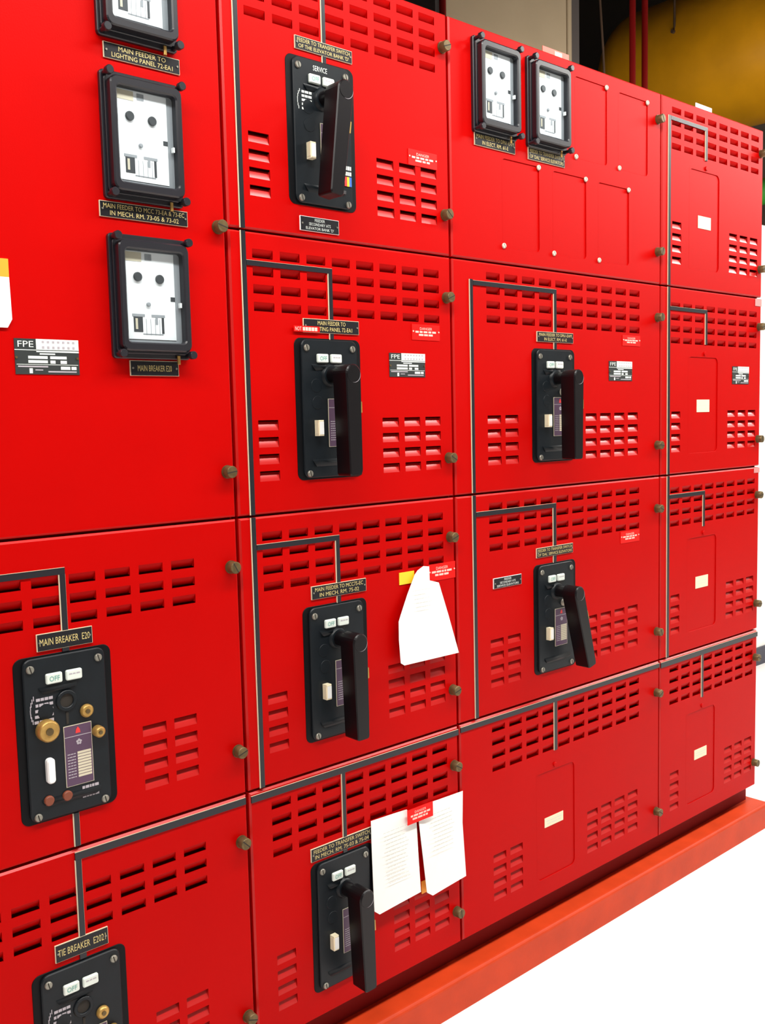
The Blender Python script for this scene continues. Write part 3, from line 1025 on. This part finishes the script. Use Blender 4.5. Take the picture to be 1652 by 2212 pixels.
c3 = make_door(C_, cx0, cx1, ZT[2], ZB[2], ROWS[2], C_UP, [u_ - .008 for u_ in UPZ], C_LX, C_RX, cut(CBX, ROWS[2] - .1775))
c4 = make_door(C_, cx0, cx1, ZT[3], ZB[3], ROWS[3], C_UP, [u_ - .004 for u_ in UPZ], C_LX, C_RX, extra_holes=[hole((.2560, .3990, .181, .441))])
for (a, b, c, d) in C1P:
    blank_plate(c1, a, b, c, d, .008, [(b - .002, d - .002), (a + .002, c + .002)])
nameplate(c1, .0720, .2000, 1.8465, 1.8730, [('MAIN FEEDER TO DP61-EAM', .92), ('IN ELECT. RM. 61-E', .64)])
nameplate(c1, .2440, .3720, 1.8440, 1.8700, [('FEEDER TO TRANSFER SWITCH', .92), ("OF 'DAL' SERVICE ELEVATORS", .92)])
meter(.1335, 1.9680, 'black meter on the top door, left one of two by the blank plates', 'meters on the third cabinet')
meter(.3060, 1.9660, 'black meter on the top door, right one of two by the blank plates', 'meters on the third cabinet')
strips(c2, [(.0500, .0607, ZB[1] + .001, 1.5700), (.0612, .3395, 1.5585, 1.5685), (.3285, .3395, 1.4710, 1.5585), (.3285, .3395, 1.4320, 1.4480)])
strips(c3, [(.0490, .0605, ZB[2] + .001, ZT[2]), (.0612, .3335, 1.0675, 1.0780), (.3215, .3335, .9780, 1.0675), (.3215, .3335, .9380, .9555)])
strips(c4, [(cx0 + .0005, cx1 - .0005, .6045, .6160), (.3200, .3325, .4870, .6045)])
nameplate(c2, .2685, .4000, 1.4480, 1.4710, [('MAIN FEEDER TO DP61-EAM', .90), ('IN ELECT. RM. 61-E', .62)])
nameplate(c3, .2605, .3950, .9555, .9780, [('FEEDER TO TRANSFER SWITCH', .94), ("OF 'DAL' SERVICE ELEVATORS", .94)])
nameplate(c3, .1130, .2065, .9035, .9265, [('FEEDER', .26), ('SECONDARY ATS', .56), ('SERVICE ELEVATORS', .78)], True)
warning(c2, .6000, .6755, 1.4500, 1.4760)
warning(c3, .5915, .6730, .9555, .9850)
data_plate(c2, .5430, .6405, 1.3630, 1.4110)
blank_plate(c4, .2560, .3990, .181, .441, .014, [(.3235, .452)], (.2860, .3560, .3045, .3275))
breaker(CBX, ROWS[1] - .1775, 'lever breaker with vertical handle in the second row, third cabinet', ang=-0.3, extra='lamp')
breaker(CBX, ROWS[2] - .1775, 'lever breaker whose handle swings out to the right of its plate', ang=15.0, extra='colour')

# tags standing on the top edge
mb = MB()
mb.box(.3140, .4080, .012, .0135, 2.0870, 2.1040, 0)
mb.box(.3560, .3820, .0112, .0122, 2.0880, 2.1010, 1)
tag(mb.build('card_tag', [REDTAG, TAGCREAM]), 'faded red card tag with cream patch on the cabinet top edge', 'tag')

# =================================================================== section D
D = cabinet(bC, bD, 'narrow rightmost red section with four blanked breaker openings')
dx0, dx1 = bC + .002, bD - .002
D_UP = [0.8185 + .0585 * k for k in range(8)]
D_LX = [0.8220]
D_RX = [1.1110, 1.1690, 1.2270]
dd = []
UPD = [(.039, .069, .099, .129), (.041, .071, .101, .131), (.0335, .0635, .0935, .1235), (.028, .058, .088, .118)]
for i in range(4):
    dd.append(make_door(D, dx0, dx1, ZT[i], ZB[i], ROWS[i], D_UP, UPD[i], D_LX, D_RX,
                        extra_holes=[hole((.9040, 1.0550, ROWS[i] - .440, ROWS[i] - .180))]))
    zr = ROWS[i]
    blank_plate(dd[i], .9040, 1.0550, zr - .440, zr - .180, .014, [(.9855, zr - .170)],
                (.949, 1.0140, zr - (.330, .329, .324, .321)[i], zr - (.297, .295, .291, .293)[i]))
strips(dd[0], [(.7995, .8115, ZB[0], 2.041), (.8120, .9900, 2.0310, 2.0410), (.9785, .9900, 1.9540, 2.0310)])
strips(dd[1], [(.7995, .8115, ZB[1], ZT[1]), (.8120, .9950, 1.5490, 1.5590), (.9850, .9960, 1.4650, 1.5490)])
strips(dd[2], [(.7995, .8115, ZB[2], ZT[2]), (.8120, .9900, 1.0530, 1.0640), (.9790, .9900, .9650, 1.0530)])
strips(dd[3], [(dx0 + .0005, dx1 - .0005, .6005, .6150), (.9785, .9890, .4780, .6005)])
data_plate(dd[1], 1.1340, 1.2280, 1.3590, 1.4090)
MB().box(1.2610, dx1 - .0002, -.0012, 0, 1.5860, 1.6070).build('tape_patch', TAPE, dd[1])
MB().box(1.2660, dx1 - .0002, -.0012, 0, 1.0980, 1.1130).build('tape_patch', TAPE, dd[2])
mb = MB()
mb.box(.9520, 1.0340, .012, .0135, 2.0870, 2.1030, 0)
tag(mb.build('card_tag', [WHITE]), 'white paper tag on the top edge of the rightmost cabinet', 'tag')
